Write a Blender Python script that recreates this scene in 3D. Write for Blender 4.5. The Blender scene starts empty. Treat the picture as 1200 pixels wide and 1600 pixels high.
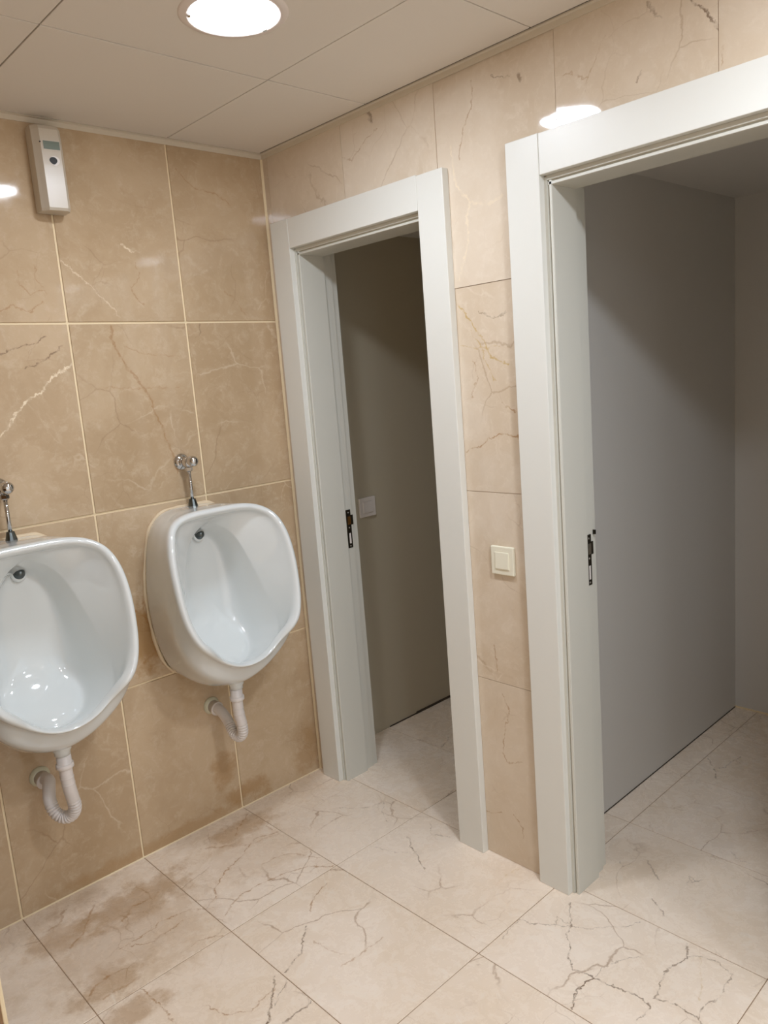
import bpy, bmesh, math, random
from mathutils import Vector, Matrix
random.seed(7)
S = bpy.context.scene
COL = S.collection

# ------------------------------------------------------------------ camera
cam_d = bpy.data.cameras.new('camera')
cam = bpy.data.objects.new('camera', cam_d)
COL.objects.link(cam)
R_ = Vector((0.72169822, -0.687868, -0.0773905))
U_ = Vector((0.17184832, 0.0697441, 0.98265147))
F_ = Vector((0.67053697, 0.72247725, -0.16854316))
M_ = Matrix((R_, U_, -F_)).transposed().to_4x4()
M_.translation = Vector((-1.74285, -2.37045, 1.52738))
cam.matrix_world = M_
cam_d.sensor_fit = 'VERTICAL'
cam_d.sensor_height = 32.0
cam_d.lens = 1210.436 / 1600 * 32.0
cam_d.clip_start = 0.02
S.camera = cam

# ------------------------------------------------------------------ world, exposure, lamp power
w = bpy.data.worlds.new('world')
S.world = w
w.use_nodes = True
w.node_tree.nodes['Background'].inputs[0].default_value = (1.0, 1.0, 1.0, 1)
w.node_tree.nodes['Background'].inputs[1].default_value = 0.95
S.cycles.diffuse_bounces = 6
S.view_settings.view_transform = 'Standard'
S.view_settings.look = 'None'
S.view_settings.gamma = 1.0
S.view_settings.use_curve_mapping = False
S.view_settings.exposure = 0.2
LAMP = 112.0
LAMP_COL = (0.935, 1.01, 1.125)

ZC = 2.340          # ceiling height
PX = 0.3973         # tile pitch along the walls
X3 = -0.3751        # a joint line
ZJ = [0.0, 0.5952, 1.1807, 1.7654, ZC]

# ------------------------------------------------------------------ helpers
def link(name, me, mat=None, parent=None, loc=None):
    o = bpy.data.objects.new(name, me)
    COL.objects.link(o)
    if mat is not None and me is not None:
        me.materials.append(mat)
    if parent is not None:
        o.parent = parent
    if loc is not None:
        o.location = loc
    return o

def tomesh(name, bm, smooth=False):
    me = bpy.data.meshes.new(name)
    bmesh.ops.recalc_face_normals(bm, faces=bm.faces[:])
    bm.to_mesh(me)
    bm.free()
    if smooth:
        for p in me.polygons:
            p.use_smooth = True
    return me

def obj(name, bm, mat, parent=None, smooth=False, loc=None):
    return link(name, tomesh(name, bm, smooth), mat, parent, loc)

def empty(name, loc=(0, 0, 0)):
    o = bpy.data.objects.new(name, None)
    COL.objects.link(o)
    o.empty_display_size = 0.05
    o.location = loc
    return o

def tag(o, label=None, cat=None, group=None, kind=None):
    if label: o['label'] = label
    if cat: o['category'] = cat
    if group: o['group'] = group
    if kind: o['kind'] = kind
    return o

def box(bm, a, b, bev=0.0, seg=2):
    x0, y0, z0 = a; x1, y1, z1 = b
    vs = [bm.verts.new(v) for v in ((x0,y0,z0),(x1,y0,z0),(x1,y1,z0),(x0,y1,z0),(x0,y0,z1),(x1,y0,z1),(x1,y1,z1),(x0,y1,z1))]
    fs = [bm.faces.new([vs[i] for i in f]) for f in ((0,3,2,1),(4,5,6,7),(0,1,5,4),(1,2,6,5),(2,3,7,6),(3,0,4,7))]
    if bev:
        es = list({e for f in fs for e in f.edges})
        bmesh.ops.bevel(bm, geom=es, offset=bev, segments=seg, profile=0.5, affect='EDGES')
    return bm

def prism(bm, pts, a, b, axis='z'):
    """closed polygon swept from a to b along an axis; pts are the other two coordinates in order"""
    def V(p, t):
        if axis == 'z': return (p[0], p[1], t)
        if axis == 'y': return (p[0], t, p[1])
        return (t, p[0], p[1])
    A = [bm.verts.new(V(p, a)) for p in pts]
    B = [bm.verts.new(V(p, b)) for p in pts]
    n = len(pts)
    bm.faces.new(A[::-1]); bm.faces.new(B)
    for i in range(n):
        bm.faces.new((A[i], A[(i+1) % n], B[(i+1) % n], B[i]))
    return bm

def lathe(bm, prof, o, d, seg=32):
    """prof: (radius, distance) list along direction d from origin o"""
    d = Vector(d).normalized(); o = Vector(o)
    t = Vector((0, 0, 1)) if abs(d.z) < 0.9 else Vector((1, 0, 0))
    u = d.cross(t).normalized(); v = d.cross(u)
    rings = []
    for r, h in prof:
        if r < 1e-6:
            rings.append([bm.verts.new(o + d*h)])
        else:
            rings.append([bm.verts.new(o + d*h + (u*math.cos(2*math.pi*k/seg) + v*math.sin(2*math.pi*k/seg))*r) for k in range(seg)])
    for a, b in zip(rings, rings[1:]):
        for k in range(seg):
            k2 = (k+1) % seg
            if len(a) == 1 and len(b) == 1: continue
            if len(a) == 1: bm.faces.new((a[0], b[k], b[k2]))
            elif len(b) == 1: bm.faces.new((a[k], b[0], a[k2]))
            else: bm.faces.new((a[k], b[k], b[k2], a[k2]))
    for e in (rings[0], rings[-1]):
        if len(e) > 1:
            bm.faces.new(e)
    return bm

def catmull(P, n):
    P = [Vector(p) for p in P]
    out = []
    for i in range(len(P)-1):
        a = P[i-1] if i else P[0]*2 - P[1]
        b, c = P[i], P[i+1]
        d = P[i+2] if i+2 < len(P) else P[-1]*2 - P[-2]
        for k in range(n):
            t = k/n
            out.append(0.5*((2*b) + (c-a)*t + (2*a-5*b+4*c-d)*t*t + (3*b-a-3*c+d)*t**3))
    out.append(P[-1])
    return out

def tube(bm, path, rad, seg=20, cap=True):
    """rad: function of arc length"""
    P = [Vector(p) for p in path]
    s = 0.0
    T0 = (P[1]-P[0]).normalized()
    ref = Vector((1, 0, 0)) if abs(T0.x) < 0.9 else Vector((0, 1, 0))
    u = T0.cross(ref).normalized()
    rings = []
    for i, p in enumerate(P):
        T = ((P[i+1] if i+1 < len(P) else p) - (P[i-1] if i else p)).normalized()
        if i: s += (p - P[i-1]).length
        u = (u - T*u.dot(T)).normalized(); v = T.cross(u)
        r = rad(s)
        rings.append([bm.verts.new(p + (u*math.cos(2*math.pi*k/seg) + v*math.sin(2*math.pi*k/seg))*r) for k in range(seg)])
    for a, b in zip(rings, rings[1:]):
        for k in range(seg):
            bm.faces.new((a[k], a[(k+1) % seg], b[(k+1) % seg], b[k]))
    if cap:
        bm.faces.new(rings[0][::-1]); bm.faces.new(rings[-1])
    return bm

# ------------------------------------------------------------------ materials
class NT:
    def __init__(s, name):
        s.m = bpy.data.materials.new(name); s.m.use_nodes = True
        s.t = s.m.node_tree; s.n = s.t.nodes; s.l = s.t.links
        s.b = s.n['Principled BSDF']
    def new(s, t, **k):
        n = s.n.new(t)
        for a, v in k.items(): setattr(n, a, v)
        return n
    def put(s, inp, v):
        if hasattr(v, 'is_linked') or hasattr(v, 'links'): s.l.new(v, inp)
        else: inp.default_value = v
    def math(s, op, a, b=None, c=None, clamp=False):
        n = s.new('ShaderNodeMath', operation=op, use_clamp=clamp)
        s.put(n.inputs[0], a)
        if b is not None: s.put(n.inputs[1], b)
        if c is not None: s.put(n.inputs[2], c)
        return n.outputs[0]
    def vm(s, op, a, b=None, out=0):
        n = s.new('ShaderNodeVectorMath', operation=op)
        s.put(n.inputs[0], a)
        if b is not None: s.put(n.inputs[1], b)
        return n.outputs[out]
    def scale(s, a, f):
        n = s.new('ShaderNodeVectorMath', operation='SCALE')
        s.put(n.inputs[0], a); s.put(n.inputs[3], f)
        return n.outputs[0]
    def noise(s, vec, scale, detail=4, rough=0.55, dist=0.0, out='Fac'):
        n = s.new('ShaderNodeTexNoise')
        s.put(n.inputs['Vector'], vec); s.put(n.inputs['Scale'], scale)
        n.inputs['Detail'].default_value = detail; n.inputs['Roughness'].default_value = rough
        n.inputs['Distortion'].default_value = dist
        return n.outputs[out]
    def ramp(s, f, a, b, va=0.0, vb=1.0):
        n = s.new('ShaderNodeMapRange', interpolation_type='SMOOTHSTEP')
        s.put(n.inputs[0], f); s.put(n.inputs[1], a); s.put(n.inputs[2], b)
        s.put(n.inputs[3], va); s.put(n.inputs[4], vb)
        return n.outputs[0]
    def mix(s, f, a, b, mode='MIX'):
        n = s.new('ShaderNodeMix', data_type='RGBA', blend_type=mode)
        s.put(n.inputs[0], f)
        s.put(n.inputs[6], a if not isinstance(a, tuple) else (*a, 1) if len(a) == 3 else a)
        s.put(n.inputs[7], b if not isinstance(b, tuple) else (*b, 1) if len(b) == 3 else b)
        return n.outputs[2]

def lin(r, g, b):
    f = lambda c: (c/255/12.92 if c/255 <= 0.04045 else ((c/255+0.055)/1.055)**2.4)
    return (f(r), f(g), f(b))

def plain(name, rgb, rough=0.5, metal=0.0, spec=0.5, coat=0.0, bump=0.0, bscale=200, var=0.0):
    t = NT(name)
    c = lin(*rgb)
    pos = t.new('ShaderNodeNewGeometry').outputs['Position']
    if var:
        n = t.noise(pos, 6.0, 3)
        t.put(t.b.inputs['Base Color'], t.mix(t.ramp(n, 0.3, 0.7), tuple(v*(1-var) for v in c), tuple(min(1, v*(1+var)) for v in c)))
    else:
        t.b.inputs['Base Color'].default_value = (*c, 1)
    t.b.inputs['Roughness'].default_value = rough
    t.b.inputs['Metallic'].default_value = metal
    t.b.inputs['Specular IOR Level'].default_value = spec
    t.b.inputs['Coat Weight'].default_value = coat
    t.b.inputs['Coat Roughness'].default_value = 0.04
    if bump:
        bn = t.new('ShaderNodeBump')
        bn.inputs['Strength'].default_value = bump; bn.inputs['Distance'].default_value = 0.001
        t.put(bn.inputs['Height'], t.noise(pos, bscale, 3))
        t.put(t.b.inputs['Normal'], bn.outputs[0])
    return t.m

def marble(name, base, dark, light, vein, rough=0.12, vscale=3.2, vein_amt=0.55, stain=0.0, stains_shade=(), veins=(), flat=2, vwid=0.011):
    """polished cream marble; every tile object shifts the pattern by its own random number.
    stains: (centre, radius, strength); veins: (polyline, width, colour, strength), in metres on the wall or floor plane"""
    t = NT(name)
    pos = t.new('ShaderNodeNewGeometry').outputs['Position']
    rnd = t.new('ShaderNodeObjectInfo').outputs['Random']
    off = t.new('ShaderNodeCombineXYZ')
    t.put(off.inputs[0], t.math('MULTIPLY', rnd, 37.0)); t.put(off.inputs[1], t.math('MULTIPLY', rnd, -23.0)); t.put(off.inputs[2], t.math('MULTIPLY', rnd, 51.0))
    P = t.vm('ADD', pos, off.outputs[0])
    wlow = t.scale(t.vm('SUBTRACT', t.noise(P, 3.0, 2, 0.5, out='Color'), (0.5, 0.5, 0.5)), 0.22)
    whi = t.scale(t.vm('SUBTRACT', t.noise(P, 30.0, 4, 0.6, out='Color'), (0.5, 0.5, 0.5)), 0.022)
    K = t.vm('ADD', t.vm('ADD', P, wlow), whi)
    warp = t.scale(t.vm('SUBTRACT', t.noise(P, 5.0, 5, 0.6, out='Color'), (0.5, 0.5, 0.5)), 0.28)
    Q = t.vm('ADD', P, warp)
    cloud = t.noise(Q, 3.0, 6, 0.6)
    fine = t.noise(Q, 26.0, 5, 0.7)
    c = t.mix(t.ramp(cloud, 0.32, 0.68), base, dark)
    c = t.mix(t.math('MULTIPLY', t.ramp(fine, 0.45, 0.8), 0.55), c, light)
    # tint of the whole tile
    c = t.mix(t.math('MULTIPLY', rnd, 0.35), c, dark)
    # crackle veins
    def crack(vec, sc, wid, msc, lo, hi):
        v = t.new('ShaderNodeTexVoronoi', feature='DISTANCE_TO_EDGE')
        t.put(v.inputs['Vector'], vec); t.put(v.inputs['Scale'], sc)
        line = t.ramp(v.outputs['Distance'], 0.0, wid, 1.0, 0.0)
        return t.math('MULTIPLY', line, t.ramp(t.noise(P, msc, 3, 0.6), lo, hi))
    k1 = crack(K, vscale, vwid, 2.6, 0.48, 0.62)
    k2 = crack(t.vm('ADD', K, (3.1, 1.7, 5.2)), vscale*2.6, vwid*1.6, 4.0, 0.52, 0.66)
    c = t.mix(t.math('MULTIPLY', k1, vein_amt), c, vein)
    c = t.mix(t.math('MULTIPLY', k2, vein_amt*0.6), c, vein)
    k3 = crack(t.vm('ADD', K, (9.1, -4.7, 2.2)), vscale*1.3, vwid*1.2, 3.0, 0.56, 0.68)
    c = t.mix(t.math('MULTIPLY', k3, 0.5), c, light)
    if stain:
        s1 = t.ramp(t.noise(Q, 2.3, 5, 0.65), 0.55, 0.75)
        c = t.mix(t.math('MULTIPLY', s1, stain), c, lin(150, 116, 78))
    # the individual veins and stains one can follow in the stone, plus a painted hose shadow
    if veins or stains_shade:
        wn = t.scale(t.vm('SUBTRACT', t.noise(pos, 22.0, 4, 0.6, out='Color'), (0.5, 0.5, 0.5)), 0.035)
        wn2 = t.scale(t.vm('SUBTRACT', t.noise(pos, 85.0, 3, 0.6, out='Color'), (0.5, 0.5, 0.5)), 0.014)
        W = t.vm('ADD', t.vm('ADD', pos, wn), wn2)
        msk = {0: (0, 1, 1), 1: (1, 0, 1), 2: (1, 1, 0)}[flat]
        W = t.vm('MULTIPLY', W, msk)
        def v3(p):
            return {0: (0, p[0], p[1]), 1: (p[0], 0, p[1]), 2: (p[0], p[1], 0)}[flat]
        for cen, rad, st in stains_shade:
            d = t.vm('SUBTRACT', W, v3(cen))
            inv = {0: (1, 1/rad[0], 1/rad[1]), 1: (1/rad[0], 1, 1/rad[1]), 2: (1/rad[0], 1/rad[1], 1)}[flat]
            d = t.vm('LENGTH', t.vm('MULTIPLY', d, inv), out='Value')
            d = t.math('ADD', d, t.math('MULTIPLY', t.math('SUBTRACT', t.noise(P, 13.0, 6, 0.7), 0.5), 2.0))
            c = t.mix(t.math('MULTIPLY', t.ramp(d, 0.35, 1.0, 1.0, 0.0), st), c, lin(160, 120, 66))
        for pts, wid, colr, st in veins:
            acc = None
            for a, b in zip(pts, pts[1:]):
                a = Vector(v3(a)); b = Vector(v3(b)); ba = b - a
                pa = t.vm('SUBTRACT', W, tuple(a))
                h = t.math('MULTIPLY', t.vm('DOT_PRODUCT', pa, tuple(ba), out='Value'), 1/ba.dot(ba), clamp=True)
                d = t.vm('LENGTH', t.vm('SUBTRACT', pa, t.scale(tuple(ba), h)), out='Value')
                acc = d if acc is None else t.math('MINIMUM', acc, d)
            m = t.math('MULTIPLY', t.ramp(acc, wid*0.3, wid, 1.0, 0.0), t.ramp(t.noise(pos, 34.0, 4, 0.7), 0.38, 0.58, st*0.15, st))
            c = t.mix(m, c, colr)
    t.put(t.b.inputs['Base Color'], c)
    t.b.inputs['Roughness'].default_value = rough
    t.put(t.b.inputs['Roughness'], t.ramp(fine, 0.3, 0.8, rough*0.8, rough*1.5))
    t.b.inputs['Specular IOR Level'].default_value = 0.5
    bn = t.new('ShaderNodeBump')
    bn.inputs['Strength'].default_value = 0.25; bn.inputs['Distance'].default_value = 0.0006
    t.put(bn.inputs['Height'], t.math('SUBTRACT', t.noise(P, 7.0, 2), t.math('MULTIPLY', k1, 0.6)))
    t.put(t.b.inputs['Normal'], bn.outputs[0])
    return t.m

VEIN_COL = {'d': lin(112, 88, 66), 'b': lin(160, 118, 72), 'y': lin(190, 160, 100), 'w': lin(240, 224, 196)}
# the single veins one can follow in the stone: points on the plane, width, colour, strength
V_FLOOR = [
    ([(-0.044, -1.201), (-0.126, -1.258), (-0.166, -1.269), (-0.224, -1.310), (-0.257, -1.350), (-0.251, -1.405), (-0.237, -1.457), (-0.230, -1.499), (-0.237, -1.553), (-0.298, -1.543)], 0.003, 'd', 0.8),
    ([(-0.286, -1.144), (-0.203, -1.131), (-0.171, -1.206), (-0.115, -1.285), (-0.044, -1.361), (0.011, -1.388)], 0.0022, 'd', 0.6),
    ([(-0.251, -1.405), (-0.310, -1.397), (-0.372, -1.417)], 0.003, 'd', 0.9),
    ([(-0.251, -1.405), (-0.211, -1.402), (-0.150, -1.421), (-0.115, -1.456)], 0.0022, 'd', 0.5),
    ([(0.009, -1.526), (-0.034, -1.543), (-0.105, -1.530), (-0.175, -1.539), (-0.214, -1.551), (-0.200, -1.589), (-0.197, -1.635), (-0.211, -1.661)], 0.003, 'd', 0.8),
    ([(-0.034, -1.543), (-0.004, -1.570), (-0.001, -1.618), (-0.022, -1.654), (-0.109, -1.659), (-0.166, -1.638), (-0.203, -1.649)], 0.0025, 'd', 0.6),
    ([(-0.162, -1.231), (-0.122, -1.204), (-0.128, -1.255)], 0.002, 'd', 0.5),
    ([(-0.012, -1.568), (-0.072, -1.598), (-0.147, -1.627)], 0.003, 'y', 0.4),
    ([(-0.789, -0.779), (-0.839, -0.836), (-0.891, -0.896)], 0.004, 'd', 0.9),
    ([(-0.815, -0.816), (-0.901, -0.827), (-0.950, -0.786), (-0.967, -0.722)], 0.0025, 'b', 0.7),
    ([(-0.779, -0.823), (-0.846, -0.859), (-0.826, -0.818)], 0.002, 'd', 0.6),
    ([(-0.611, -0.689), (-0.686, -0.757), (-0.745, -0.778), (-0.768, -0.787)], 0.0035, 'd', 0.8),
    ([(-0.454, -0.586), (-0.528, -0.615), (-0.570, -0.653)], 0.0035, 'b', 0.7),
    ([(-0.385, -0.238), (-0.459, -0.208), (-0.558, -0.259), (-0.640, -0.291), (-0.704, -0.338), (-0.722, -0.386)], 0.0035, 'b', 0.8),
    ([(-0.381, -0.052), (-0.470, -0.104), (-0.496, -0.133)], 0.004, 'b', 0.7),
    ([(-0.391, -0.169), (-0.388, -0.250), (-0.495, -0.222), (-0.607, -0.116)], 0.004, 'b', 0.5),
    ([(-0.384, -0.533), (-0.443, -0.475), (-0.541, -0.435), (-0.653, -0.422), (-0.713, -0.443), (-0.761, -0.484)], 0.0035, 'b', 0.7),
    ([(-0.384, -0.468), (-0.437, -0.363), (-0.529, -0.347)], 0.003, 'b', 0.5),
    ([(-0.772, -0.395), (-0.809, -0.363), (-0.892, -0.341), (-0.962, -0.361), (-1.030, -0.360)], 0.003, 'b', 0.7),
    ([(-0.847, -0.393), (-0.944, -0.402), (-1.006, -0.369)], 0.003, 'b', 0.7),
    ([(-0.794, -0.537), (-0.857, -0.502), (-0.920, -0.506)], 0.003, 'b', 0.5),
    ([(-0.997, -0.109), (-1.071, -0.215), (-1.118, -0.239)], 0.005, 'b', 0.6),
    ([(-1.051, -0.046), (-1.106, -0.112), (-1.137, -0.118)], 0.006, 'b', 0.5),
    ([(-1.091, -0.434), (-1.130, -0.441), (-1.175, -0.486)], 0.006, 'b', 0.6),
    ([(-1.032, -0.502), (-1.088, -0.505), (-1.137, -0.498)], 0.005, 'b', 0.5),
    ([(-0.827, -0.217), (-0.910, -0.212), (-0.969, -0.251)], 0.005, 'b', 0.6),
    ([(-1.053, -0.544), (-1.045, -0.634), (-1.047, -0.721)], 0.003, 'b', 0.7),
    ([(-0.780, -0.918), (-0.831, -0.920), (-0.865, -0.926)], 0.004, 'd', 0.7),
    ([(-0.654, -0.882), (-0.569, -0.891), (-0.501, -0.895)], 0.003, 'b', 0.5),
    ([(-0.639, -0.754), (-0.633, -0.817), (-0.600, -0.873)], 0.003, 'b', 0.4),
    ([(-0.114, -0.610), (-0.162, -0.677), (-0.192, -0.742), (-0.208, -0.771)], 0.003, 'd', 0.7),
    ([(-0.004, -0.611), (-0.055, -0.663), (-0.027, -0.716)], 0.0025, 'd', 0.5),
    ([(-0.153, -0.284), (-0.092, -0.360), (-0.022, -0.383), (0.027, -0.354)], 0.003, 'd', 0.5),
    ([(0.010, -0.366), (-0.059, -0.422), (-0.101, -0.493)], 0.002, 'd', 0.4),
    ([(0.427, -0.150), (0.426, -0.269), (0.515, -0.234)], 0.003, 'd', 0.5),
    ([(-0.224, -0.567), (-0.213, -0.633), (-0.179, -0.674)], 0.002, 'd', 0.4),
    ([(-0.125, -0.991), (-0.056, -0.984), (-0.012, -1.005)], 0.003, 'y', 0.5),
    ([(0.986, -1.142), (0.919, -1.199), (0.862, -1.229)], 0.004, 'd', 0.6),
    ([(1.074, -1.236), (1.033, -1.221), (0.964, -1.222), (0.938, -1.207)], 0.004, 'd', 0.6),
    ([(0.235, -1.417), (0.281, -1.400), (0.260, -1.427)], 0.003, 'd', 0.5),
    ([(0.221, -1.207), (0.194, -1.231)], 0.004, 'd', 0.5),
    ([(0.270, -1.277), (0.233, -1.310), (0.206, -1.342)], 0.004, 'd', 0.5),
    ([(0.467, -1.446), (0.441, -1.483), (0.454, -1.520)], 0.003, 'd', 0.5),
    ([(0.113, -1.370), (0.098, -1.400), (0.070, -1.428)], 0.004, 'd', 0.6),
    ([(0.274, -1.401), (0.252, -1.418), (0.284, -1.440)], 0.003, 'd', 0.5),
]
V_WALL_A = [
    ([(-1.013, 1.448), (-0.969, 1.501), (-0.925, 1.543), (-0.882, 1.572), (-0.836, 1.615), (-0.771, 1.645)], 0.0045, 'w', 0.9),
    ([(-0.977, 1.686), (-0.913, 1.703), (-0.881, 1.708), (-0.846, 1.727)], 0.003, 'd', 0.7),
    ([(-0.916, 1.639), (-0.863, 1.656), (-0.826, 1.681), (-0.797, 1.696)], 0.0035, 'd', 0.7),
    ([(-0.638, 1.757), (-0.641, 1.716), (-0.614, 1.646), (-0.570, 1.580), (-0.531, 1.520), (-0.523, 1.461), (-0.488, 1.361), (-0.476, 1.269)], 0.005, 'b', 0.55),
    ([(-0.600, 1.687), (-0.534, 1.667), (-0.416, 1.652)], 0.003, 'b', 0.35),
    ([(-0.691, 1.566), (-0.587, 1.563), (-0.430, 1.550)], 0.003, 'b', 0.35),
    ([(-0.767, 1.946), (-0.701, 1.890), (-0.658, 1.845), (-0.601, 1.784)], 0.0025, 'w', 0.5),
    ([(-0.350, 2.253), (-0.284, 2.197), (-0.207, 2.191), (-0.149, 2.160)], 0.003, 'b', 0.4),
    ([(-0.893, 1.916), (-0.894, 1.872), (-0.866, 1.848), (-0.826, 1.861)], 0.003, 'b', 0.4),
    ([(-0.959, 1.803), (-0.921, 1.816), (-0.880, 1.797), (-0.838, 1.823)], 0.003, 'b', 0.5),
    ([(-0.848, 1.924), (-0.847, 1.892), (-0.821, 1.849)], 0.0025, 'b', 0.4),
    ([(-0.570, 2.005), (-0.550, 1.990), (-0.521, 1.984)], 0.004, 'w', 0.8),
    ([(-0.533, 1.950), (-0.525, 1.902), (-0.559, 1.873), (-0.521, 1.819)], 0.0025, 'b', 0.4),
    ([(-0.213, 1.873), (-0.164, 1.829), (-0.134, 1.775)], 0.003, 'b', 0.35),
    ([(-0.325, 1.761), (-0.325, 1.731), (-0.349, 1.709)], 0.003, 'd', 0.5),
    ([(-0.656, 0.883), (-0.651, 0.805), (-0.629, 0.773), (-0.641, 0.724)], 0.006, 'b', 0.6),
    ([(-0.682, 0.845), (-0.651, 0.808), (-0.635, 0.768)], 0.006, 'b', 0.6),
    ([(-0.679, 0.661), (-0.638, 0.691), (-0.611, 0.726)], 0.006, 'b', 0.6),
]
V_WALL_B = [
    ([(-0.859, 1.737), (-0.914, 1.673), (-0.956, 1.607), (-0.993, 1.560), (-1.042, 1.542)], 0.004, 'y', 0.8),
    ([(-0.912, 1.638), (-0.954, 1.581), (-0.989, 1.499)], 0.003, 'y', 0.6),
    ([(-0.873, 1.601), (-0.955, 1.590), (-1.012, 1.594)], 0.0025, 'y', 0.4),
    ([(-0.945, 1.696), (-0.989, 1.665), (-1.040, 1.685)], 0.003, 'd', 0.4),
    ([(-0.881, 2.143), (-0.890, 2.040), (-0.938, 1.988), (-0.924, 1.949), (-0.924, 1.881), (-0.890, 1.817), (-0.881, 1.783)], 0.005, 'w', 0.5),
    ([(-0.938, 1.988), (-0.982, 1.974), (-1.048, 1.981)], 0.005, 'w', 0.4),
    ([(-0.961, 2.290), (-0.958, 2.220), (-0.925, 2.181), (-0.907, 2.103)], 0.003, 'b', 0.5),
    ([(-0.867, 1.299), (-0.924, 1.318), (-0.996, 1.351), (-1.057, 1.342)], 0.0035, 'b', 0.7),
    ([(-1.026, 2.282), (-1.086, 2.256)], 0.003, 'd', 0.5),
    ([(-1.113, 2.253), (-1.117, 2.241)], 0.009, 'd', 0.6),
    ([(-0.918, 1.566), (-0.932, 1.511), (-0.910, 1.457)], 0.0025, 'b', 0.4),
    ([(-1.013, 1.436), (-1.050, 1.417), (-1.055, 1.408)], 0.004, 'b', 0.6),
    ([(-1.563, 2.261), (-1.610, 2.201), (-1.630, 2.157)], 0.004, 'd', 0.8),
    ([(-1.467, 2.296), (-1.492, 2.249)], 0.003, 'd', 0.4),
    ([(-1.630, 2.151), (-1.628, 2.115)], 0.003, 'b', 0.4),
    ([(-1.445, 2.161), (-1.432, 2.138)], 0.003, 'd', 0.5),
    ([(-1.360, 2.262), (-1.325, 2.213), (-1.306, 2.163)], 0.003, 'b', 0.35),
    ([(-1.246, 2.217), (-1.315, 2.188)], 0.003, 'b', 0.4),
    ([(-0.561, 2.324), (-0.575, 2.298)], 0.009, 'd', 0.6),
    ([(-0.414, 2.233), (-0.473, 2.209), (-0.553, 2.254), (-0.597, 2.269)], 0.003, 'b', 0.4),
    ([(-0.933, 0.714), (-0.945, 0.665), (-0.938, 0.625)], 0.003, 'b', 0.5),
    ([(-0.953, 0.556), (-0.974, 0.523), (-0.961, 0.440), (-0.949, 0.363), (-0.963, 0.340), (-1.017, 0.351)], 0.003, 'b', 0.5),
    ([(-0.975, 0.168), (-1.005, 0.139), (-1.006, 0.098)], 0.003, 'b', 0.6),
    ([(-0.861, 0.139), (-0.894, 0.137), (-0.927, 0.157)], 0.003, 'b', 0.5),
]

S_FLOOR = [((-0.90, -0.20), (0.22, 0.12), 0.45), ((-0.98, -0.30), (0.34, 0.34), 0.28), ((-1.12, -0.17), (0.12, 0.12), 0.35), ((-0.47, -0.12), (0.17, 0.09), 0.5), ((-0.50, -0.25), (0.25, 0.25), 0.18), ((-1.10, -0.45), (0.16, 0.08), 0.35), ((-1.10, -0.60), (0.10, 0.06), 0.5)]
S_WALL_A = [((-0.66, 0.74), (0.09, 0.16), 0.75), ((-0.44, 0.17), (0.07, 0.08), 0.55), ((-0.36, 0.06), (0.14, 0.05), 0.55), ((-0.70, 0.02), (0.5, 0.035), 0.4), ((-0.05, 0.10), (0.10, 0.12), 0.35)]  # brown patches; the one below the corner hose paints its cast shadow
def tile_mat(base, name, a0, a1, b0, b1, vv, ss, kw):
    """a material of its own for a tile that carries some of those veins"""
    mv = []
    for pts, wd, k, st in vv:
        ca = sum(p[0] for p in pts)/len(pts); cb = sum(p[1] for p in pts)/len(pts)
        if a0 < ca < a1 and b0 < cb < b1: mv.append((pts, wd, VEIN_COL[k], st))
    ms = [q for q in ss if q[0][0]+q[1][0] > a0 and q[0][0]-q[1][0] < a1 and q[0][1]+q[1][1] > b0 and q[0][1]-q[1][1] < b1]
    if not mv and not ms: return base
    return marble(name, **kw, veins=mv, stains_shade=ms)

WA = dict(base=lin(200, 177, 147), dark=lin(181, 156, 124), light=lin(217, 199, 174), vein=lin(150, 120, 90))
WA.update(rough=0.06, flat=1, vein_amt=0.4)
m_wall_a = marble('marble_wall', **WA)
WB = dict(base=lin(221, 207, 188), dark=lin(208, 190, 166), light=lin(231, 219, 202), vein=lin(158, 128, 98), rough=0.05, flat=0, vein_amt=0.4)
m_wall_b = marble('marble_wall_pink', **WB)
FL = dict(base=lin(243, 229, 213), dark=lin(232, 214, 192), light=lin(248, 240, 227), vein=lin(150, 118, 88))
FL.update(rough=0.26, vein_amt=0.6, flat=2)
m_floor = marble('marble_floor', **FL)
m_pier = marble('marble_brown', base=lin(150, 118, 84), dark=lin(128, 98, 66), light=lin(172, 140, 106), vein=lin(100, 74, 50), rough=0.15)
m_grout_light = plain('grout_light', (236, 218, 182), 0.8, bump=0.3)
m_grout_dark = plain('grout_dark', (150, 124, 98), 0.85, bump=0.3)
m_grout_wall = plain('grout_wall', (196, 170, 142), 0.8)
m_ceiling = plain('ceiling_board', (222, 215, 205), 0.85, bump=0.15, bscale=400)
m_ceiling_trim = plain('ceiling_trim', (214, 204, 186), 0.6)
m_dark = plain('joint_dark', (70, 60, 48), 0.9)
m_paint = plain('white_paint', (211, 209, 204), 0.55, bump=0.08, bscale=120)
m_paint_shaded = plain('shaded_paint', (190, 182, 161), 0.55, bump=0.08, bscale=120)  # the white stall paint, darkened and warmed for dimmer light on this wall
m_casing = plain('lacquered_casing', (222, 222, 215), 0.36, bump=0.05, bscale=300)
m_jamb = plain('lacquered_jamb', (206, 205, 195), 0.36)
m_ceramic = plain('white_ceramic', (216, 220, 219), 0.08, spec=0.55, coat=0.6)
m_sealant = plain('cream_sealant', (226, 206, 174), 0.6, bump=0.6, bscale=60)
m_chrome = plain('chrome', (205, 205, 205), 0.07, metal=1.0)
m_chrome_dull = plain('dull_chrome', (98, 104, 104), 0.28, metal=1.0)
m_plastic = plain('white_plastic_hose', (222, 216, 212), 0.38, var=0.05)
m_flange = plain('ivory_plastic', (208, 206, 182), 0.35)
m_disp = plain('dispenser_plastic', (200, 190, 174), 0.3)
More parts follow.
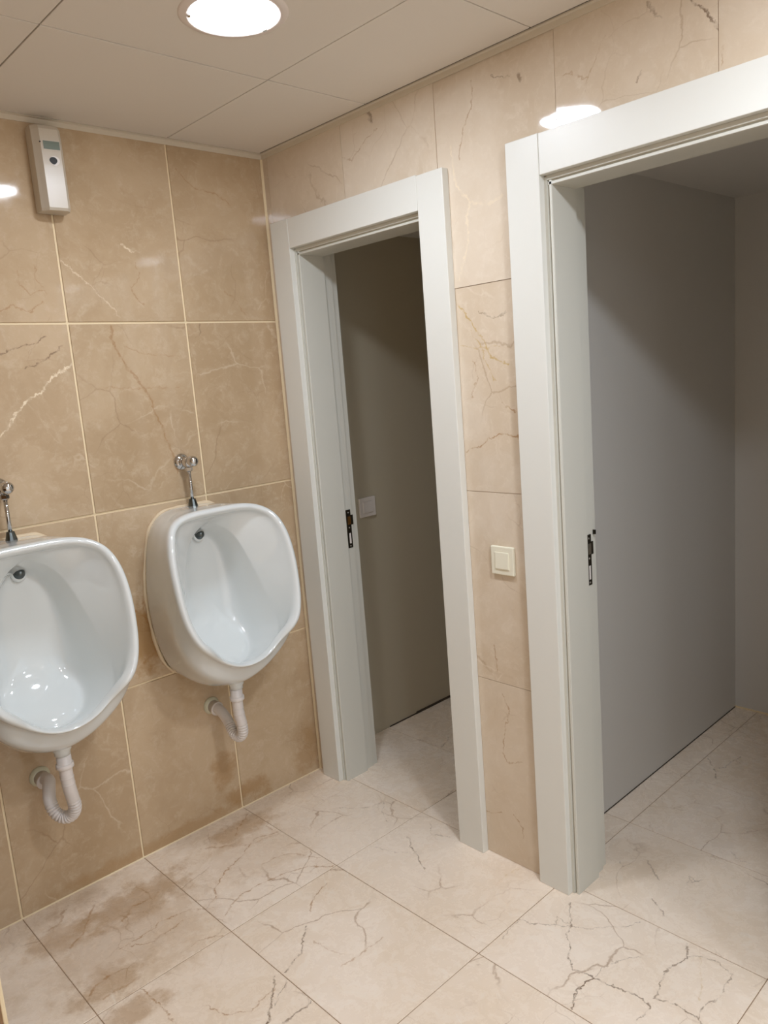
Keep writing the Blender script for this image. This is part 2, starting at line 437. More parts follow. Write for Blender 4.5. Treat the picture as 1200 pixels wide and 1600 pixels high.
m_lcd = plain('grey_display', (112, 124, 112), 0.2)
m_black = plain('black_plastic', (16, 14, 13), 0.5)
m_switch = plain('switch_plastic', (232, 228, 208), 0.28)
m_switch_grey = plain('switch_plastic_plain', (226, 220, 214), 0.35)
m_strike = plain('dark_bronze_plate', (64, 58, 48), 0.35, metal=0.8)
m_brass = plain('worn_brass', (150, 110, 60), 0.35, metal=0.9)
m_screw = plain('screw_steel', (190, 186, 178), 0.3, metal=1.0)
m_ring = plain('lamp_ring', (225, 215, 208), 0.35)
def lens_mat(power):
    t = NT('lamp_lens'); em = t.new('ShaderNodeEmission')
    em.inputs[0].default_value = (*LAMP_COL, 1); em.inputs[1].default_value = LAMP*power
    t.l.new(em.outputs[0], t.n['Material Output'].inputs[0])
    return t.m

# ------------------------------------------------------------------ the setting: floor
XW0, YW0 = -2.95, -4.3       # far corner of the room behind the camera
xs = [X3 + (k-3)*PX for k in range(-4, 9)]
ys = [0.05, -0.5413, -1.1312] + [-1.1312 - 0.59*k for k in range(1, 7)]
bm = bmesh.new(); box(bm, (XW0-0.1, YW0-0.1, -0.06), (1.62, 0.14, -0.0012))
floor = tag(obj('floor', bm, m_grout_dark), kind='structure')
for i in range(len(xs)-1):
    for j in range(len(ys)-1):
        x0, x1 = max(xs[i], XW0), min(xs[i+1], 1.50); y1, y0 = ys[j], max(ys[j+1], YW0)
        if x1 - x0 < 0.01 or y1 - y0 < 0.01: continue
        g = 0.0011
        cx, cy = (x0+x1)/2, (y0+y1)/2
        bm = bmesh.new()
        box(bm, (x0+g-cx, y0+g-cy, -0.012), (x1-g-cx, y1-g-cy, 0.0), 0.0007, 1)
        obj('floor_tile', bm, tile_mat(m_floor, 'marble_floor_veined', x0, x1, y0, y1, V_FLOOR, S_FLOOR, FL), floor, loc=(cx, cy, random.uniform(-0.0002, 0.0002)))

# ------------------------------------------------------------------ tiled walls
D1 = (-0.149, -0.757)   # rough opening of the first doorway (y), and of the second
D2 = (-1.186, -1.795)
ZH = 1.985
bm = bmesh.new(); box(bm, (XW0-0.1, 0.004, 0), (0.0, 0.13, ZC+0.1))
wall_back = tag(obj('wall_back', bm, m_grout_light), kind='structure')
cols = [XW0] + [X3 + (k-3)*PX for k in range(-3, 4)] + [-0.004]
for i in range(len(cols)-1):
    for j in range(4):
        x0, x1 = cols[i], cols[i+1]
        g = 0.0034; cx, cz = (x0+x1)/2, (ZJ[j]+ZJ[j+1])/2
        z0 = ZJ[j] + (g if j else 0.002); z1 = ZJ[j+1] - (g if j < 3 else 0)
        bm = bmesh.new(); box(bm, (x0+g-cx, -0.006, z0-cz), (x1-g-cx, 0.006, z1-cz), 0.0012, 1)
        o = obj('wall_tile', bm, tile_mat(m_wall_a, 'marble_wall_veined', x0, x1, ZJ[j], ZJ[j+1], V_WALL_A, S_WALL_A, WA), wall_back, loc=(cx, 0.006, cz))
        o.rotation_euler = (random.uniform(-0.0012, 0.0012), 0, random.uniform(-0.0015, 0.0015))

YEND = -3.2
bm = bmesh.new()
for (a, b, z0, z1) in ((0.0, D1[0], 0, ZC+0.1), (D1[0], D1[1], ZH, ZC+0.1), (D1[1], D2[0], 0, ZC+0.1), (D2[0], D2[1], ZH, ZC+0.1), (D2[1], YW0-0.1, 0, ZC+0.1)):
    box(bm, (0.0024, b, z0), (0.142, a, z1))
wall_right = tag(obj('wall_right', bm, m_grout_wall), kind='structure')
yc = [-0.0035, -0.0300, -0.4270, -0.8260, -1.2220, -1.6200] + [-1.62 - PX*k for k in range(1, 7)] + [YW0]
for i in range(len(yc)-1):
    for j in range(4):
        ya, yb, z0, z1 = yc[i], yc[i+1], ZJ[j], ZJ[j+1]
        g = 0.0008
        rects = [(yb+g, ya-g, z0+g, z1-g)]
        for (o1, o0) in (D1, D2):
            nr = []
            for (a, b, c, d) in rects:
                if b <= o0 or a >= o1 or c >= ZH: nr.append((a, b, c, d)); continue
                if d > ZH: nr.append((a, b, ZH, d))
                d2 = min(d, ZH)
                if b > o1: nr.append((o1, b, c, d2))
                if a < o0: nr.append((a, o0, c, d2))
            rects = nr
        if not rects: continue
        cy, cz = (ya+yb)/2, (z0+z1)/2
        bm = bmesh.new()
        for (a, b, c, d) in rects:
            box(bm, (-0.005, a-cy, c-cz), (0.005, b-cy, d-cz))
        o = obj('wall_tile', bm, tile_mat(m_wall_b, 'marble_wall_pink_veined', yb, ya, z0, z1, V_WALL_B, (), WB), wall_right, loc=(0.005, cy, cz))
        if (i, j) == (3, 3): o.rotation_euler = (0, 0.006, 0)   # set slightly out of plane
# cream grout bead up the corner
bm = bmesh.new(); prism(bm, [(-0.0075, 0.001), (-0.0035, -0.0025), (0.002, -0.0050), (0.006, 0.006)], 0, ZC)
obj('grout_bead', bm, m_grout_light, wall_back)
# bead of grime and grout along the foot of the back wall
bm = bmesh.new(); prism(bm, [(-0.0035, 0.0), (0.0, 0.003), (0.006, 0.003), (0.006, -0.002)], XW0, 0.0, 'x')
obj('grout_bead', bm, m_grout_light, wall_back)

# the rest of the room shell
bm = bmesh.new(); box(bm, (XW0-0.12, YW0-0.12, 0), (XW0, 0.0, ZC+0.1))
wall_left = tag(obj('wall_left', bm, m_wall_a), kind='structure')
# low marble-clad divider left of the urinals, only its foot shows
PXE, PY0, PY1 = -1.400, -0.70, -0.58
bm = bmesh.new(); box(bm, (XW0, PY0, 0), (PXE-0.009, PY1, 1.25))
pier = tag(obj('wall_divider', bm, m_pier), kind='structure')
bm = bmesh.new(); box(bm, (PXE-0.009, PY0-0.002, 0.0), (PXE, PY1+0.002, 1.252), 0.002, 2)
obj('edge_strip', bm, m_grout_light, pier)

# stalls behind the doorways
SX, SZ = 1.494, 2.118
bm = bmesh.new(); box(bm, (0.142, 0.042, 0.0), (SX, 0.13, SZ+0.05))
wall_stall_side = tag(obj('wall_stall_side', bm, m_paint_shaded), kind='structure')
bm = bmesh.new(); box(bm, (SX, -2.1, 0.0), (SX+0.1, 0.13, SZ+0.05))
wall_stall_rear = tag(obj('wall_stall_rear', bm, m_paint), kind='structure')
bm = bmesh.new(); box(bm, (0.142, -1.038, 0.0015), (SX, -0.93, SZ+0.05))
wall_partition = tag(obj('wall_partition', bm, m_paint), kind='structure')
bm = bmesh.new(); box(bm, (0.142, -2.10, 0.0), (SX, -1.98, SZ+0.05))
wall_stall_far = tag(obj('wall_stall_far', bm, m_paint), kind='structure')
bm = bmesh.new(); box(bm, (0.142, -2.1, SZ), (SX+0.1, 0.13, SZ+0.06))
c2 = tag(obj('ceiling_stall', bm, m_paint), kind='structure')
for nm, par, a, b in (('gap_line', wall_partition, (0.142, -1.0400, 0.0), (SX, -1.0375, 0.0032)),
                      ('gap_line', wall_stall_side, (0.43, 0.0395, 0.0), (SX, 0.043, 0.005)),
                      ('gap_line', wall_stall_side, (0.60, 0.0380, 0.0), (SX, 0.043, 0.010))):
    bm = bmesh.new(); box(bm, a, b); obj(nm, bm, m_dark, par)
bm = bmesh.new(); box(bm, (SX-0.004, -1.98, 0.0), (SX+0.001, -1.038, 0.006)); obj('sealant_bead', bm, m_grout_light, wall_stall_rear)

# ------------------------------------------------------------------ ceiling of boards in a hidden grid
LX = [-0.3745 + 0.6*k for k in range(-5, 2)]
LY = [-0.5707 - 0.6*k for k in range(-1, 8)]
LAMPS = [(-0.655, -0.842), (-0.645, -2.09), (-0.66, -3.35), (-1.86, -3.35)]
bm = bmesh.new(); box(bm, (XW0-0.1, YW0-0.1, ZC+0.0085), (0.142, 0.13, ZC+0.10))
ceiling = tag(obj('ceiling', bm, m_dark), kind='structure')
for i in range(len(LX)-1):
    for j in range(len(LY)-1):
        x0, x1 = max(LX[i], XW0), min(LX[i+1], -0.0175); y1, y0 = min(LY[j], -0.0165), max(LY[j+1], YW0)
        if x1-x0 < 0.02 or y1-y0 < 0.02: continue
        g = 0.0017; cx, cy = (x0+x1)/2, (y0+y1)/2
        bm = bmesh.new()
        box(bm, (x0+g-cx, y0+g-cy, 0.0), (x1-g-cx, y1-g-cy, 0.008), 0.0008, 1)
        o = obj('ceiling_panel', bm, m_ceiling, ceiling, loc=(cx, cy, ZC + random.uniform(-0.0004, 0.0006)))
        o.rotation_euler = (random.uniform(-0.001, 0.001), random.uniform(-0.001, 0.001), 0)
def angle_trim(name, bmf):
    return tag(obj(name, bmf, m_ceiling_trim), kind='structure')
bm = bmesh.new(); prism(bm, [(0.0, ZC-0.016), (-0.0025, ZC-0.016), (-0.0028, ZC-0.002), (-0.014, ZC-0.0015), (-0.014, ZC+0.002), (0.0, ZC+0.002)], XW0, 0.0, 'x')
trim_1 = angle_trim('trim_1', bm)
bm = bmesh.new(); prism(bm, [(0.0, ZC-0.016), (-0.0025, ZC-0.016), (-0.0028, ZC-0.002), (-0.014, ZC-0.0015), (-0.014, ZC+0.002), (0.0, ZC+0.002)], YW0, 0.0, 'y')
trim_2 = angle_trim('trim_2', bm)

# ------------------------------------------------------------------ doorways
def doorway(name, yo, depth=0.142, right_full=True):
    """yo: y of the clear opening (left, right)"""
    r = tag(empty(name, (0, (yo[0]+yo[1])/2, 0)), kind='structure')
    cy = r.location.y
    yl, yr = yo
    top = 1.973
    XF = -0.026
    # casing boards: left one stops under nothing, the head board sits between the uprights
    zt = 2.096
    def part(nm, bmf, mat):
        o = obj(nm, bmf, mat, r); o.location.y = -cy; return o
    yci_l, yco_l = yl + 0.021, yl + 0.122     # inner/outer edge of the left casing
    yci_r, yco_r = yr - 0.021, yr - 0.122
    if name == 'door_1': yco_l = -0.047
    bm = bmesh.new(); box(bm, (XF, yci_l, 0.0), (0.0, yco_l, zt), 0.0018, 2); part('casing', bm, m_casing)
    bm = bmesh.new(); box(bm, (XF, yco_r, 0.0), (0.0, yci_r, zt - (0.004 if name == 'door_1' else 0)), 0.0018, 2); part('casing', bm, m_casing)
    bm = bmesh.new(); box(bm, (XF+0.0006, yci_r+0.0007, top+0.024), (0.0, yci_l-0.0007, zt-0.001), 0.0015, 2); part('head_casing', bm, m_casing)
    # jamb lining: face, stop step, rebate
    def lining(sgn, y):
        s = sgn
        return [(-0.006, y + s*0.0235), (0.15, y + s*0.0235), (0.172, y + s*0.0235), (0.172, y + s*0.017),
                (0.146, y + s*0.017), (0.146, y + s*0.0105), (0.107, y + s*0.0105), (0.107, y + s*0.015), (0.104, y + s*0.015), (0.104, y),
                (0.0, y), (-0.003, y + s*0.0012), (-0.003, y + s*0.0075), (0.002, y + s*0.009), (0.002, y + s*0.0125), (-0.006, y + s*0.013)]
    bm = bmesh.new(); prism(bm, lining(1, yl), 0.0, top+0.02); part('jamb', bm, m_jamb)
    bm = bmesh.new(); prism(bm, lining(-1, yr), 0.0, top+0.02); part('jamb', bm, m_jamb)
    pts = [(a, b) for a, b in lining(1, top)]
    bm = bmesh.new(); prism(bm, pts, yr-0.012, yl+0.012, 'y'); part('head_jamb', bm, m_jamb)
    # casing on the stall side
    for (a, b, z0, z1) in ((yl+0.02, yl+0.09, 0, zt-0.03), (yr-0.09, yr-0.02, 0, zt-0.03), (yr-0.02, yl+0.02, top+0.02, zt-0.03)):
        if a > 0 or b > 0.042: b = min(b, 0.041)
        bm = bmesh.new(); box(bm, (0.142, a, z0), (0.160, b, z1), 0.002, 2); part('inner_casing', bm, m_casing)
    # strike plate on the rebate
    ys_ = yl + 0.0105
    bm = bmesh.new()
    zA, zB, xa, xb = 0.905, 1.052, 0.114, 0.137
    box(bm, (xa, ys_-0.0015, zA), (xb, ys_+0.002, zB), 0.0005, 1)
    box(bm, (xb-0.001, ys_-0.0018, 1.005-0.012), (0.1475, ys_+0.002, 1.030), 0.0005, 1)
    sp = part('strike_plate', bm, m_strike)
    bm = bmesh.new(); box(bm, (xa+0.006, ys_-0.0022, 0.995), (xb-0.002, ys_-0.0012, 1.026)); q = obj('latch_opening', bm, m_brass if name == 'door_1' else m_screw, sp)
    bm = bmesh.new(); box(bm, (xa+0.008, ys_-0.0022, 0.922), (xb-0.007, ys_-0.0012, 0.962)); q = obj('bolt_opening', bm, m_switch_grey, sp)
    for z in (1.041, 0.983, 0.913):
        bm = bmesh.new(); lathe(bm, [(0.0032, 0), (0.003, 0.0012), (0.0, 0.0018)], ((xa+xb)/2, ys_-0.0013, z), (0, -1, 0), 12)
        obj('screw', bm, m_screw, sp, True)
    return r
door_1 = doorway('door_1', (-0.167, -0.742))
door_2 = doorway('door_2', (-1.204, -1.779))
bm = bmesh.new(); box(bm, (0.158, -1.196, 1.047), (0.1615, -1.188, 1.060)); o = obj('door_keeper', bm, m_strike, door_2); o.location.y = -door_2.location.y
o['label'] = 'small dark keeper on the inner edge of the frame'

# ------------------------------------------------------------------ urinals
NU = 56
def smooth(t): t = max(0, min(1, t)); return t*t*(3-2*t)
def resample(tab, n):
    """half outline top->bottom to n+1 points by arc length (with a smooth curve through the table)"""
    P = catmull(tab, 10)
    L = [0.0]
    for a, b in zip(P, P[1:]): L.append(L[-1] + (b-a).length)
    out = []
    for k in range(n+1):
        s = L[-1]*k/n
        i = 0
        while i < len(L)-2 and L[i+1] < s: i += 1
        f = (s-L[i])/max(1e-9, L[i+1]-L[i])
        out.append(P[i].lerp(P[i+1], f))
    out[0].x = 0; out[-1].x = 0
    return out
RIM = [(0,-.198,1.160),(.06,-.200,1.160),(.11,-.204,1.157),(.15,-.212,1.147),(.185,-.232,1.126),(.206,-.253,1.092),(.220,-.271,1.04),(.225,-.289,.966),(.221,-.305,.876),(.209,-.319,.813),(.188,-.331,.766),(.163,-.332,.739),(.137,-.319,.716),(.118,-.307,.699),(.098,-.307,.684),(.07,-.309,.668),(.035,-.307,.655),(0,-.305,.650)]
CAV = [(0,-.12,1.105),(.035,-.128,1.095),(.07,-.138,1.068),(.10,-.148,1.02),(.124,-.165,.95),(.146,-.185,.87),(.160,-.21,.795),(.160,-.238,.742),(.142,-.255,.708),(.115,-.264,.683),(.08,-.266,.666),(.04,-.264,.654),(0,-.262,.649)]
BACK = [(0,-.048,1.055),(.035,-.049,1.045),(.065,-.052,1.005),(.082,-.055,.95),(.097,-.062,.86),(.108,-.072,.78),(.112,-.092,.72),(.1,-.130,.672),(.07,-.170,.645),(.035,-.19,.636),(0,-.198,.633)]
BODY = [(0,-.12,1.163),(.07,-.12,1.161),(.12,-.125,1.152),(.16,-.135,1.134),(.19,-.15,1.098),(.208,-.168,1.04),(.218,-.19,.96),(.220,-.207,.875),(.218,-.225,.80),(.208,-.243,.735),(.188,-.253,.690),(.158,-.257,.655),(.118,-.257,.626),(.08,-.253,.603),(.04,-.245,.585),(0,-.24,.576)]
LOW = [(0,-.05,1.158),(.07,-.05,1.156),(.12,-.052,1.145),(.155,-.056,1.118),(.178,-.065,1.07),(.196,-.075,.97),(.202,-.085,.87),(.194,-.095,.77),(.172,-.105,.68),(.140,-.12,.61),(.1,-.13,.572),(.05,-.135,.550),(0,-.138,.543)]
WALLO = [(0,0,1.157),(.05,0,1.157),(.09,0,1.152),(.130,0,1.125),(.158,0,1.075),(.180,0,.98),(.190,0,.87),(.183,0,.76),(.165,0,.67),(.140,0,.618),(.10,0,.590),(.05,0,.578),(0,0,.574)]
def ring(tab, n=NU//2):
    h = resample(tab, n)
    r = [Vector((p.x, p.y, p.z)) for p in h]
    l = [Vector((-p.x, p.y, p.z)) for p in h[1:-1]][::-1]
    return r + l
def offset(rg, d, dy):
    """grow (d>0) or shrink a ring in its xz outline"""
    n = len(rg); out = []
    for i, p in enumerate(rg):
        T = rg[(i+1) % n] - rg[i-1]
        N = Vector((-T.z, 0, T.x)).normalized()
        if N.dot(Vector((p.x, 0, p.z-0.9))) < 0: N = -N
        k = 0.45 + 0.55*smooth((p.z-0.655)/0.09) if d < 0 else 1.0
        q = p + N*d*k; q.y = p.y + dy
        out.append(q)
    return out
def lerpr(a, b, t): return [p.lerp(q, t) for p, q in zip(a, b)]
def make_urinal_mesh():
    rim, cav, back = ring(RIM), ring(CAV), ring(BACK)
    rings = []
    # centre of the back wall
    zc = 0.86
    fy = lambda z: -0.046 - 0.15*smooth((0.75-z)/0.115)**1.3
    for s in (0.12, 0.4, 0.7, 0.9):
        rr = []
        for p in back:
            z = zc + (p.z-zc)*s
            y = fy(z)*(1-s**6) + p.y*s**6
            rr.append(Vector((p.x*s, y, z)))
        rings.append(rr)
    rings.append(back)
    rings.append(offset(lerpr(back, cav, 0.12), 0.004, 0.0))
    rings.append(lerpr(back, cav, 0.5))
    rings.append(lerpr(back, cav, 0.94))
    rings.append(cav)
    inner = offset(rim, -0.024, 0.012)
    rings.append(lerpr(cav, inner, 0.06))
    rings.append(lerpr(cav, inner, 0.55))
    rings.append(offset(rim, -0.027, 0.024))
    rings.append(offset(rim, -0.0225, 0.008))
    rings.append(offset(rim, -0.015, -0.0005))
    rings.append(offset(rim, -0.006, -0.002))
    rings.append(offset(rim, 0.001, 0.005))
    rings.append(offset(rim, 0.003, 0.016))
    rings.append(lerpr(offset(rim, 0.002, 0.022), ring(BODY), 0.18))
    rings.append(lerpr(offset(rim, 0.002, 0.022), ring(BODY), 0.6))
    rings.append(ring(BODY)); rings.append(lerpr(ring(BODY), ring(LOW), 0.5)); rings.append(ring(LOW))
    rings.append(lerpr(ring(LOW), ring(WALLO), 0.75)); rings.append(ring(WALLO))
    bm = bmesh.new()
    V = [[bm.verts.new(p) for p in r] for r in rings]
    c = bm.verts.new((0, fy(zc), zc))
    n = NU
    for k in range(n): bm.faces.new((c, V[0][k], V[0][(k+1) % n]))
    for a, b in zip(V, V[1:]):
        for k in range(n): bm.faces.new((a[k], a[(k+1) % n], b[(k+1) % n], b[k]))
    bm.faces.new(V[-1])
    me = tomesh('bowl', bm, True)
    return me
URX = (-0.455, -1.040)
bowl_me = make_urinal_mesh()
def urinal_parts(root):
    b = link('bowl', bowl_me, None, root)
    if not bowl_me.materials: bowl_me.materials.append(m_ceramic)
    md = b.modifiers.new('sub', 'SUBSURF'); md.levels = 1; md.render_levels = 2
    bm = bmesh.new(); lathe(bm, [(0.027, 0.0), (0.0265, 0.03), (0.0225, 0.036), (0.0225, 0.0465)], (0, -0.188, 0.592), (0, 0, -1), 32)
    obj('outlet_spigot', bm, m_ceramic, root, True)
    # spreader: small chromed dome in an oval recess at the head of the bowl
    bm = bmesh.new(); lathe(bm, [(0.0, -0.018), (0.007, -0.017), (0.0135, -0.009), (0.0148, 0.0), (0.0168, 0.001), (0.0168, 0.005)], (0, -0.064, 1.062), (0, 0.93, -0.15), 24)
    sp = obj('spreader', bm, m_chrome_dull, root, True)
    bm = bmesh.new(); lathe(bm, [(0.0168, 0.0), (0.021, 0.002), (0.0235, 0.008), (0.020, 0.010)], (0, -0.062, 1.060), (0, 0.93, -0.15), 28)
    obj('socket', bm, m_ceramic, sp, True)
    # uneven bead of sealant where the ceramic meets the tiles
    P = ring(WALLO, 60)
    P = P + [P[0], P[1]]
    bm = bmesh.new()
    rr = random.Random(3)
    base = offset(ring(WALLO, 60), -0.0015, -0.002)
    path = base + [base[0]]
    tube(bm, path, lambda s: 0.0066 + 0.0014*math.sin(s*31) + 0.0010*math.sin(s*87+1), 8, cap=False)
    obj('sealant_bead', bm, m_sealant, root, True)
u1 = tag(empty('urinal', (URX[0], 0, 0)), 'white ceramic wall urinal nearest the corner and the narrow doorway', 'urinal', 'wall urinals')
urinal_parts(u1)
def copy_tree(o, dx, label):
    c = o.copy(); COL.objects.link(c); c.location.x += dx; c['label'] = label
    for ch in list(o.children):
        d = ch.copy(); COL.objects.link(d); d.parent = c
        for g in list(ch.children):
            e = g.copy(); COL.objects.link(e); e.parent = d
    return c
u2 = copy_tree(u1, URX[1]-URX[0], 'white ceramic wall urinal cut off by the left edge, under the air freshener')

# ------------------------------------------------------------------ flush valves
fv = tag(empty('flush_valve', (URX[0], 0, 1.30)), 'chrome push-button flush valve with thin pipe above the urinal nearest the corner', 'flush valve', 'urinal flush valves')
def rel(z): return z-1.30
bm = bmesh.new(); lathe(bm, [(0.0285, 0.0), (0.0285, 0.003), (0.026, 0.008), (0.019, 0.013), (0.016, 0.014), (0.016, 0.018)], (0.0, 0, rel(1.306)), (0, -1, 0), 40)
obj('wall_rosette', bm, m_chrome, fv, True)
bm = bmesh.new(); lathe(bm, [(0.011, 0.01), (0.0115, 0.024), (0.0155, 0.027), (0.0165, 0.034), (0.0165, 0.052), (0.0145, 0.056), (0.011, 0.058)], (0.0, 0, rel(1.306)), (0, -1, 0), 32)
obj('valve_body', bm, m_chrome, fv, True)
bm = bmesh.new(); lathe(bm, [(0.010, 0.056), (0.010, 0.062), (0.0165, 0.066), (0.0185, 0.073), (0.0175, 0.083), (0.013, 0.091), (0.006, 0.0945), (0.0, 0.095)], (0.0, 0, rel(1.310)), (0, -1, 0), 32)
obj('push_knob', bm, m_chrome, fv, True)
bm = bmesh.new(); lathe(bm, [(0.008, 0.0), (0.0085, 0.010), (0.0125, 0.012), (0.0125, 0.022), (0.0095, 0.025), (0.0065, 0.026), (0.0062, 0.032)], (0.0, -0.044, rel(1.300)), (0, 0, -1), 6)
obj('pipe_nut', bm, m_chrome, fv)
bm = bmesh.new(); lathe(bm, [(0.006, 0.0), (0.006, 0.118)], (0.0, -0.044, rel(1.280)), (0, 0, -1), 20)
obj('pipe', bm, m_chrome, fv, True)
bm = bmesh.new(); lathe(bm, [(0.0065, -0.001), (0.0105, -0.0005), (0.0112, 0.001), (0.0168, 0.024), (0.0172, 0.0275), (0.0, 0.0275)], (0.0, -0.044, rel(1.182)), (0, 0, -1), 12)
obj('pipe_collar', bm, m_chrome_dull, fv)
copy_tree(fv, URX[1]-URX[0], 'chrome push-button flush valve cut by the left edge, above the leftmost urinal')

# ------------------------------------------------------------------ drain hoses
H1 = [(-.458,-.188,.540),(-.4585,-.188,.50),(-.457,-.188,.455),(-.452,-.19,.415),(-.449,-.184,.382),(-.451,-.165,.362),(-.454,-.138,.364),(-.450,-.112,.381),(-.447,-.088,.400),(-.449,-.068,.417),(-.452,-.05,.428),(-.454,-.03,.433),(-.454,-.002,.433)]
H2 = [(-1.039,-.188,.540),(-1.039,-.188,.50),(-1.037,-.188,.452),(-1.031,-.183,.412),(-1.025,-.176,.372),(-1.030,-.158,.342),(-1.047,-.138,.333),(-1.064,-.118,.350),(-1.068,-.100,.382),(-1.060,-.084,.410),(-1.052,-.066,.424),(-1.052,-.045,.424),(-1.056,-.002,.420)]
def hose(path, label, s_flex0, s_flex1):
    o = Vector((path[-1][0], 0, path[-1][2]))
    rt = tag(empty('drain_hose', o), label, 'drain hose', 'urinal drain hoses')
    P = [Vector(p)-o for p in path]
    # the spigot sleeve and its rim
    top = P[0]
    bm = bmesh.new(); lathe(bm, [(0.0205, -0.0035), (0.0205, 0.026), (0.0212, 0.0265)], top, (0, 0, -1), 32); obj('sleeve', bm, m_plastic, rt, True)
    bm = bmesh.new(); lathe(bm, [(0.0215, 0.022), (0.0245, 0.023), (0.0248, 0.034), (0.022, 0.037), (0.0195, 0.038)], top, (0, 0, -1), 32); obj('sleeve_rim', bm, m_plastic, rt, True)
    C = catmull([P[0]-Vector((0, 0, 0.03))] + P[1:], 40)
    # keep points strictly forward
    D = [C[0]]
    for c in C[1:]:
        if (c-D[-1]).length > 0.0009: D.append(c)
    tot = sum((b-a).length for a, b in zip(D, D[1:]))
    def rad(s):
        f = smooth((s-s_flex0)/0.02)*smooth((s_flex1-s)/0.02)
        rib = abs(math.cos(math.pi*s/0.0092))**0.8
        r = 0.0185 + 0.0006*f - 0.0042*f*(1-rib)
        if abs(s-0.035) < 0.0015 or abs(s-0.055) < 0.0015: r += 0.0008
        if s > tot-0.03: r = 0.0165
        return r
    bm = bmesh.new(); tube(bm, D, rad, 24); obj('corrugated_pipe', bm, m_plastic, rt, True)
    # wall flange and socket
    e = P[-1]; d = (0, -1, 0)
    bm = bmesh.new(); lathe(bm, [(0.031, -0.001), (0.031, 0.003), (0.0295, 0.007), (0.025, 0.012), (0.0235, 0.013)], (e.x, 0, e.z), d, 40); obj('wall_flange', bm, m_flange, rt, True)
    bm = bmesh.new(); lathe(bm, [(0.0225, 0.0), (0.0225, 0.031), (0.0245, 0.032), (0.0248, 0.037), (0.0235, 0.039), (0.018, 0.039)], (e.x, 0, e.z), (0.05, -1, -0.12), 36); obj('wall_socket', bm, m_plastic, rt, True)
    return rt
hose(H1, 'white corrugated drain hose under the urinal nearest the corner', 0.085, 0.235)
hose(H2, 'white corrugated drain hose looping under the leftmost urinal', 0.105, 0.27)

# ------------------------------------------------------------------ air freshener
af = tag(empty('air_freshener', (-0.777, 0, 2.076)), 'white automatic air freshener with small grey display, high on the tiled wall', 'air freshener')
def afb(pts, z0, z1, mat, nm, par, bev=0.004):
    bm = bmesh.new(); prism(bm, pts, z0, z1)
    bmesh.ops.bevel(bm, geom=bm.edges[:], offset=bev, segments=3, profile=0.5, affect='EDGES')
    return obj(nm, bm, mat, par)
prof = [(-0.041, -0.004), (-0.041, -0.044), (-0.035, -0.052), (-0.026, -0.0655), (0.026, -0.0700), (0.036, -0.060), (0.0405, -0.044), (0.0405, -0.004)]
# cover: slightly tapered shell
bm = bmesh.new()
lv = [(0.003, 0.90, 0.78), (0.000, 1.0, 0.99), (0.012, 1.0, 1.0), (0.12, 1.0, 1.02), (0.205, 1.0, 0.98), (0.226, 0.98, 0.90), (0.234, 0.92, 0.72)]
lv = [(-0.001, 0.97, 0.93), (0.006, 1.0, 1.0), (0.06, 1.0, 1.01), (0.12, 1.0, 1.01), (0.19, 1.0, 0.99), (0.218, 0.99, 0.95), (0.229, 0.96, 0.84), (0.233, 0.90, 0.70)]
rg = []
for z, sx, sy in lv:
    rg.append([bm.verts.new((x*sx, y*sy if y < -0.01 else y, z)) for x, y in prof])
n = len(prof)
for a, b in zip(rg, rg[1:]):
    for k in range(n): bm.faces.new((a[k], a[(k+1) % n], b[(k+1) % n], b[k]))
bm.faces.new(rg[0][::-1]); bm.faces.new(rg[-1])
es = [e for e in bm.edges if e.calc_face_angle(0) > 0.5]
bmesh.ops.bevel(bm, geom=es, offset=0.0025, segments=2, profile=0.5, affect='EDGES')
cover = obj('cover', bm, m_disp, af)
bm = bmesh.new(); box(bm, (-0.039, -0.006, 0.002), (0.038, 0.0, 0.228)); obj('back_plate', bm, m_disp, af)
def on_front(x, d=0.0): return -0.0655 - 0.0045*(x+0.026)/0.052 - d
bm = bmesh.new(); prism(bm, [(-0.022, on_front(-0.022, -0.004)), (-0.022, on_front(-0.022, 0.0012)), (0.0275-0.001, on_front(0.026, 0.0012)), (0.0265, on_front(0.026, -0.004))], 0.160, 0.187)
fr = obj('display_frame', bm, m_disp, af)
bm = bmesh.new(); prism(bm, [(-0.0200, on_front(-0.02, -0.003)), (-0.0200, on_front(-0.02, 0.0017)), (0.0245, on_front(0.0245, 0.0017)), (0.0245, on_front(0.0245, -0.003))], 0.1625, 0.1845)
obj('display', bm, m_lcd, fr)
bm = bmesh.new()
N = 28
def hole_pts(sc, dx=0, dz=0):
    P = []
    for k in range(N):
        a = 2*math.pi*k/N
        x = 0.0145*math.cos(a)*sc; z = 0.0125*math.sin(a)*sc
        if math.sin(a) < 0: x *= 1-0.30*(-math.sin(a))**1.5; z *= 1.15
        P.append((x+dx+0.006, z+dz+0.133))
    return P
def hole_ring(sc, d0, d1, mat, nm, par, dx=0):
    bm = bmesh.new(); P = hole_pts(sc, dx)
    A = [bm.verts.new((x, on_front(x, d0), z)) for x, z in P]; B = [bm.verts.new((x, on_front(x, d1), z)) for x, z in P]
    bm.faces.new(A); bm.faces.new(B[::-1])
    for k in range(N): bm.faces.new((A[k], A[(k+1) % N], B[(k+1) % N], B[k]))
    return obj(nm, bm, mat, par)
nz = hole_ring(1.12, -0.003, 0.0010, m_disp, 'nozzle_rim', af)
hole_ring(0.95, -0.003, 0.0014, m_switch_grey, 'nozzle_wall', nz)
hole_ring(0.74, -0.003, 0.0018, m_black, 'nozzle_opening', nz, -0.004)
bm = bmesh.new(); lathe(bm, [(0.0019, -0.002), (0.0019, 0.001), (0.0, 0.0013)], (-0.0275, on_front(-0.0275), 0.181), (-0.3, -1, 0), 12); obj('indicator', bm, m_black, af)

